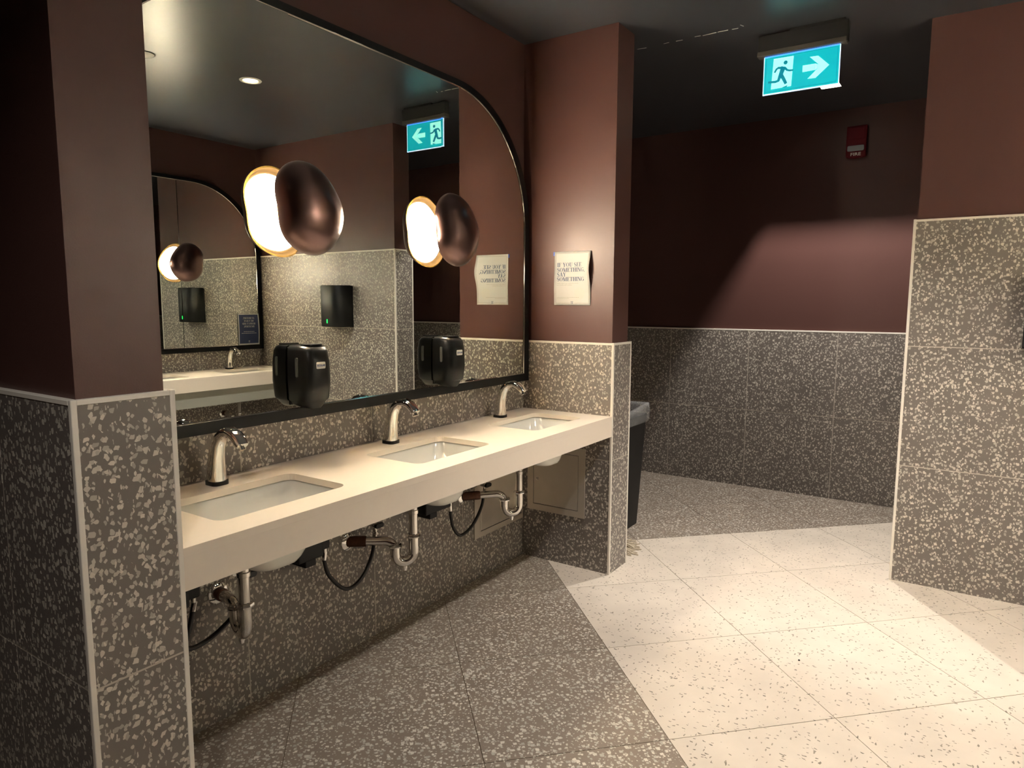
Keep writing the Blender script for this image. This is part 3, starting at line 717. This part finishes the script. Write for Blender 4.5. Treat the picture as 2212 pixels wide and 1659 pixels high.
# ================================================================== OPPOSITE VANITY (turned round, against the opposite wall)
ROT = Matrix.Translation((XR, Y2, 0)) @ Matrix.Rotation(PI, 4, 'Z')
oc = make_counter('vanity_counter', SINKX[:2], L); oc.matrix_basis = ROT @ oc.matrix_basis
tag(oc, 'cream counter with grey apron of the opposite vanity, seen in the mirror', 'counter')
ap = MB().box((.002, -D+.03, .625), (L-.002, -D+.045, ZC-TC)); 
apo = ap.build('lower_apron', M['apron']); apo.parent = oc; apo.matrix_parent_inverse = Matrix.Translation((0, 0, -ZC))
def opp(o, label):
    c = copy_tree(o, None, ROT); c['label'] = label; return c
opp(basins[0], 'white sink of the opposite vanity nearest the towel dispenser, seen in the mirror')
opp(basins[1], 'white sink in the middle of the opposite vanity, seen in the mirror')
opp(faucets[0], 'chrome faucet of the opposite vanity below the navy notice, seen in the mirror')
opp(faucets[1], 'chrome faucet in the middle of the opposite vanity')
opp(traps[0], 'chrome drain trap of the opposite vanity, seen low in the mirror')
opp(mir, 'arched mirror with black frame over the opposite vanity, seen in the mirror')
def opp_l(o, label): return opp(o, label)
opp_l(sconces[0], 'small glowing sconce on the opposite mirror above the towel dispenser reflection')
opp_l(sconces[1], 'glowing sconce on the opposite mirror hidden behind the foreground wall end')
# navy notice on the opposite mirror
def navy():
    x1, z0, wd, ht = 3.092, 1.062, .215, .282; yw = Y2-YM
    e = thing('navy_notice', (x1-wd/2, yw, z0), 'navy notice with white capitals on the opposite mirror, seen reversed', 'notice')
    def off(u, v): return .003+.010*math.sin(PI*v/ht)*(1-u/wd*.6)
    # seen from the room (+y side) the text runs towards -x
    def mp(u, v, lift=.0008): return (x1-u, yw+off(u, v)+lift, z0+v)
    def sheet(u0, u1, v0, v1, lift, m, name, thick=0):
        n, k = 6, 16; b = MB()
        b.add([mp(u0+(u1-u0)*i/n, v0+(v1-v0)*j/k, lift) for j in range(k+1) for i in range(n+1)], [(j*(n+1)+i, j*(n+1)+i+1, (j+1)*(n+1)+i+1, (j+1)*(n+1)+i) for j in range(k) for i in range(n)])
        return b.build(name, m, e, smooth=True)
    sheet(0, wd, 0, ht, 0, M['paper'], 'sheet'); sheet(.010, wd-.010, .012, ht-.010, .0006, M['navy'], 'print_field')
    hd = MB(); hh = .0165
    for ln, y in (('AT HISTORY,', .233), ('WE VALUE', .208), ('RESPECT AND', .183), ('INCLUSION.', .158)):
        serif(hd, ln, wd/2-serif_w(ln, hh, 1.0)/2, y, hh, lambda a, c: mp(a, c, .0014), 1.0)
    hd.build('headline', M['paper'], e)
    fine = MB()
    for y, a, c in ((.118, .055, .165), (.103, .035, .185)):
        x = a; rnd = random.Random(5)
        while x < c:
            q = rnd.uniform(.008, .018); fine.add([mp(x, y, .0014), mp(min(c, x+q), y, .0014), mp(min(c, x+q), y+.004, .0014), mp(x, y+.004, .0014)], [(0, 1, 2, 3)]); x += q+.0025
    fine.build('fine_print', M['paper'], e)
    lg = MB()
    for s in (-1, 1):
        c = wd/2+s*.004
        for a, d, y, q in ((c-.0013, c+.0013, .022, .038), (c-.003, c+.003, .022, .024), (c-.003, c+.003, .036, .038)):
            lg.add([mp(a, y, .0014), mp(d, y, .0014), mp(d, q, .0014), mp(a, q, .0014)], [(0, 1, 2, 3)])
    lg.build('logo', M['paper'], e)
navy()

# paper towel dispenser on the right wall
def towel():
    yc, wd, dp, z0, z1 = -2.437, .295, .150, 1.248, 1.588
    e = thing('towel_dispenser', (XR, yc, z0), 'black paper towel dispenser with green light on the right wall', 'dispenser')
    def sec(z, k=1.0):
        pts = []
        for i in range(25):
            a = PI*i/24; c_, s_ = math.cos(a), math.sin(a)
            pts.append((XR-.014-(dp-.014)*k*(s_**.8), yc+wd/2*k*(abs(c_)**.8)*(1 if c_ > 0 else -1), z))
        return pts
    MB().loft([sec(z0, .97), sec(z0+.006), sec(z1-.006), sec(z1, .97)]).build('cover', M['blackm'], e, smooth=True, auto=40)
    MB().box((XR-.014, yc-wd/2-.004, z0-.004), (XR-.0005, yc+wd/2+.004, z1-.004)).build('back_plate', M['black'], e, bevel=.003)
    MB().loft([[(XR-dp-.0005-d, yc+a, z0+.045+b) for a, b in rrect(.010, .034, .005, 4)] for d in (-.004, .0025)]).build('indicator', M['led'], e)
    MB().box((XR-.105, yc-.11, z0-.003), (XR-.045, yc+.11, z0+.002)).build('paper_slot', M['bframe'], e)
towel()

# ================================================================== CEILING FITTINGS
def downlight(x, y, label, energy, cone, blend, size=.05, lens_r=.045):
    e = thing('downlight', (x, y, HC), label, 'ceiling light', 'recessed downlights')
    MB().lathe([(lens_r, -.002), (lens_r+.004, .004), (lens_r+.020, .003), (lens_r+.022, -.001), (lens_r, -.001)], (x, y, HC), (0, 0, -1), 32).build('trim_ring', M['white'], e, smooth=True, auto=30)
    MB().lathe([(.001, -.0005), (lens_r, -.0005), (lens_r-.002, .0008), (.001, .0012)], (x, y, HC), (0, 0, -1), 28).build('lens', M['dllens'], e)
    add_light('SPOT', 'lamp_light', e, (x, y, HC-.012), (0, 0, -1), energy, DOWNC, size, spot_size=R(cone), spot_blend=blend)
downlight(1.93, -1.86, 'recessed downlight in the ceiling over the room, seen in the mirror', DOWN_W, 100, .75)
downlight(-1.0, -1.75, 'recessed downlight in the ceiling behind the viewer', ENTRY_W, 130, .6)
def square_downlight():
    cx, cy, hx, hy = WELL; g = .001
    e = thing('square_downlight', (cx, cy, HC), 'recessed square downlight glimpsed just below the exit sign', 'ceiling light')
    b = MB(); z0, z1 = HC-.003, HC+.104
    for a, c in (((cx-hx, cy-hy), (cx-hx+.004, cy+hy)), ((cx+hx-.004, cy-hy), (cx+hx, cy+hy)), ((cx-hx+.004, cy-hy), (cx+hx-.004, cy-hy+.004)), ((cx-hx+.004, cy+hy-.004), (cx+hx-.004, cy+hy))):
        b.box((*a, z0), (*c, z1))
    b.build('reflector', mat('grey downlight reflector', (48, 42, 33), .6, spec=.2), e)
    MB().box((cx-hx-.01, cy-hy-.01, z1+.012), (cx+hx+.01, cy+hy+.01, z1+.02)).build('back_plate', M['housing'], e)
    MB().lathe([(.001, 0), (.012, 0), (.012, .004), (.001, .004)], (cx, cy, z1+.012), (0, 0, -1), 16).build('lens', M['dllens'], e)
    add_light('SPOT', 'lamp_light', e, (cx, cy, HC+.100), (0, 0, -1), HALL_W, DOWNC, .008, spot_size=R(110), spot_blend=.2)
square_downlight()
pl = thing('ceiling_disc', (1.312, -1.95, HC), 'flat white disc on the ceiling at the left edge of the mirror', 'cover plate')
MB().lathe([(.001, 0), (.05, 0), (.052, .004), (.044, .010), (.001, .012)], (1.312, -1.95, HC), (0, 0, -1), 28).build('plate', M['white'], pl, smooth=True, auto=40)
MB().lathe([(.050, .001), (.058, .001), (.058, .003), (.050, .004)], (1.312, -1.95, HC), (0, 0, -1), 28).build('ring', M['housing'], pl, smooth=True, auto=40)

# exit sign hanging from the ceiling, faces the viewer (-x)
def exit_sign():
    X, ya, yb, z0, z1 = 2.93, -1.103, -1.457, 2.524, 2.714
    e = thing('exit_sign', (X, (ya+yb)/2, HC), 'lit teal running man exit sign with arrow under the ceiling', 'exit sign')
    wd, ht = ya-yb, z1-z0
    MB().box((X-.022, yb-.036, z1-.002), (X+.022, ya+.032, HC-.012)).build('housing', M['housing'], e, bevel=.004)
    MB().box((X-.026, yb-.030, z1-.006), (X+.026, ya+.034, z1+.018)).build('lower_rail', mat('grey sign rail', (70, 65, 59), .5), e, bevel=.002)
    MB().box((X-.016, yb-.02, HC-.012), (X+.016, ya-.12, HC-.0005)).build('ceiling_mount', M['housing'], e)
    # acrylic plate
    MB().box((X-.003, yb, z0), (X+.003, ya, z1-.004)).build('plate', M['teal'], e)
    for nm, m, a, b in (('edge_light', 'sedge', (yb-.003, z0-.005), (ya+.003, z0)), ('edge_light', 'sedge', (yb-.0035, z0-.005), (yb, z1-.008)), ('edge_light', 'sedge', (ya, z0-.005), (ya+.0035, z1-.008)), ('edge_light', 'sedge2', (yb, z1-.012), (ya, z1-.004))):
        MB().box((X-.0042, a[0], a[1]), (X+.0042, b[0], b[1])).build(nm, M[m], e)
    o, u, v, n = Vector((X, ya, z0)), Vector((0, -1, 0)), Vector((0, 0, 1)), Vector((-1, 0, 0))
    def Q(px, py):   # position on the plate, metres from its lower left corner
        a = (px-268)/812; b_ = (py-(468-160*a))/425
        return (a*wd, (1-b_)*ht-.002)
    inner = MB()
    for a, b, c, d in ((.008, wd-.008, .008, .0095), (.008, wd-.008, ht-.018, ht-.0165), (.008, .0095, .008, ht-.0165), (wd-.0095, wd-.008, .008, ht-.0165)):
        inner.prism([(a, c), (b, c), (b, d), (a, d)], o, u, v, n, .003, .0036)
    inner.build('border_print', M['tealdark'], e)
    MB().prism([Q(370, 492), Q(592, 452), Q(578, 780), Q(352, 828)][::-1], o, u, v, n, .003, .0036).build('door_print', M['picto'], e)
    mn = MB()
    c = Q(505, 527); mn.prism([(c[0]+.0098*math.cos(2*PI*k/18), c[1]+.0098*math.sin(2*PI*k/18)) for k in range(18)], o, u, v, n, .0036, .0042)
    def S(pts, ws): mn.stroke([Q(*p) for p in pts], ws, o, u, v, n, .0036, .0042)
    S([(486, 572), (468, 625), (448, 690)], [.024, .022, .019])
    S([(500, 585), (425, 588), (405, 605), (386, 642)], [.011, .011, .010, .009])
    S([(495, 580), (525, 608), (552, 612), (592, 606)], [.011, .010, .009, .008])
    S([(452, 670), (432, 728), (400, 742), (318, 752)], [.017, .014, .012, .009])
    S([(460, 660), (490, 705), (520, 757)], [.018, .016, .014])
    mn.prism([Q(478, 800), Q(540, 770), Q(530, 790), Q(500, 800)][::-1], o, u, v, n, .0036, .0042)
    mn.build('running_man', M['tealdark'], e)
    ar = MB()
    ar.prism([Q(695, 556), Q(838, 530), Q(832, 598), Q(695, 628)][::-1], o, u, v, n, .003, .0036)
    ar.prism([Q(766, 462), Q(858, 447), Q(978, 540), Q(884, 552)][::-1], o, u, v, n, .003, .0036)
    ar.prism([Q(978, 540), Q(838, 684), Q(752, 697), Q(884, 552)][::-1], o, u, v, n, .003, .0036)
    ar.prism([Q(830, 531), Q(890, 545), Q(884, 560), Q(830, 600)][::-1], o, u, v, n, .003, .0036)
    ar.build('arrow', M['picto'], e)
    return e
exit_sign()

# fire strobe on the far wall
def strobe():
    ya, yb, z0, z1 = -1.258, -1.388, 2.472, 2.690; xf = XB+INS
    e = thing('fire_strobe', (xf, (ya+yb)/2, z0), 'dark red fire alarm strobe on the far wall', 'fire alarm')
    o, u, v, n = Vector((xf, ya, z0)), Vector((0, -1, 0)), Vector((0, 0, 1)), Vector((-1, 0, 0)); wd, ht = ya-yb, z1-z0
    bot = [(wd/2+wd/2*math.cos(R(a)), .014+.014*math.sin(R(a))) for a in range(180, 361, 20)]
    MB().prism(bot+[(wd, ht), (0, ht)], o, u, v, n, 0, .045).build('body', M['redplastic'], e, bevel=.006)
    MB().prism([(.012, .125), (wd-.012, .125), (wd-.012, ht-.012), (.012, ht-.012)], o, u, v, n, .044, .050).build('sounder_cover', M['redplastic'], e, bevel=.004)
    ln = MB().prism(rrect(wd-.024, .038, .008, 3, wd/2, .062), o, u, v, n, .044, .066).build('strobe_lens', M['lens'], e, bevel=.004)
    MB().prism(rrect(wd-.05, .012, .004, 3, wd/2, .062), o, u, v, n, .046, .056).build('flash_tube', M['white'], ln)
    put_text('lettering', 'FIRE', .030, M['white'], e, lambda a, b: tuple(o+u*(wd/2+a)+v*(.014+b)+n*.0460), 'CENTER', .0004, sx=1.25)
strobe()

# ================================================================== BEHIND THE WALL END: bin and mop
def bin_():
    e = thing('waste_bin', (3.13, -.05, 0), 'slim black waste bin with clear liner behind the wall end', 'bin')
    def ring(z, k, g=0): return [(3.135+a, -.055+b, z) for a, b in rrect(.30+.06*k-g, .53+.075*k-g, .03, 4)]
    MB().loft([ring(0, 0), ring(.012, .02), ring(.70, .95), ring(.712, 1.05), ring(.735, 1.08), ring(.735, .98), ring(.05, 0, .02)], True, True).build('body', M['blackm'], e, smooth=True, auto=40)
    rnd = random.Random(11); b = MB(); rings = []
    for z, g, am in ((.685, .018, .004), (.715, .024, .008), (.745, .034, .013), (.772, .040, .018), (.795, .020, .020), (.782, -.010, .018), (.70, -.05, .015), (.55, -.08, .02)):
        base = ring(z, 1.0, -g); rings.append([(x+rnd.uniform(-am, am), y+rnd.uniform(-am, am), zz+rnd.uniform(-am, am)) for x, y, zz in base])
    b.loft(rings, False, False); b.build('liner', M['bag'], e, smooth=True)
bin_()
def mop():
    hx, hy = 2.74, -.36
    e = thing('string_mop', (hx, hy, 0), 'grey string mop head on the floor behind the wall end', 'mop')
    MB().tube([(hx, hy, .07), (2.602, -.20, 1.38)], .012, 12).build('handle', M['wood'], e, smooth=True, auto=40)
    MB().loft([[(hx+a, hy+b, z) for a, b in rrect(.10, .05, .015, 3)] for z in (.045, .085)]).build('clamp', M['blackm'], e, bevel=.004)
    b = MB(); rnd = random.Random(4)
    for k in range(170):
        a = rnd.uniform(-PI, PI); ln = rnd.uniform(.10, .20); ox, oy = rnd.uniform(-.05, .05), rnd.uniform(-.02, .02)
        if 2.40 < abs(a): ln = min(ln, .10)
        q = []
        for i in range(6):
            t = i/5; r_ = ln*t; wv = .012*math.sin(t*7+k)*t
            q.append((max(2.592, hx+ox+r_*math.cos(a)-wv*math.sin(a)), hy+oy+r_*math.sin(a)+wv*math.cos(a), max(.004, .06*(1-t*1.25)+.006*rnd.random())))
        b.tube(q, .0030, 5)
    y = b.build('yarn', M['rope'], e, smooth=True); y['kind'] = 'stuff'
mop()

cr = thing('crumb', (1.9835, -1.5876, 0), 'tiny dark crumb lying on the cream floor tiles', 'crumb')
MB().lathe([(.001, 0), (.0045, .0005), (.0035, .004), (.001, .0055)], (1.9835, -1.5876, 0), (0, 0, 1), 6).build('speck', M['blackm'], cr)
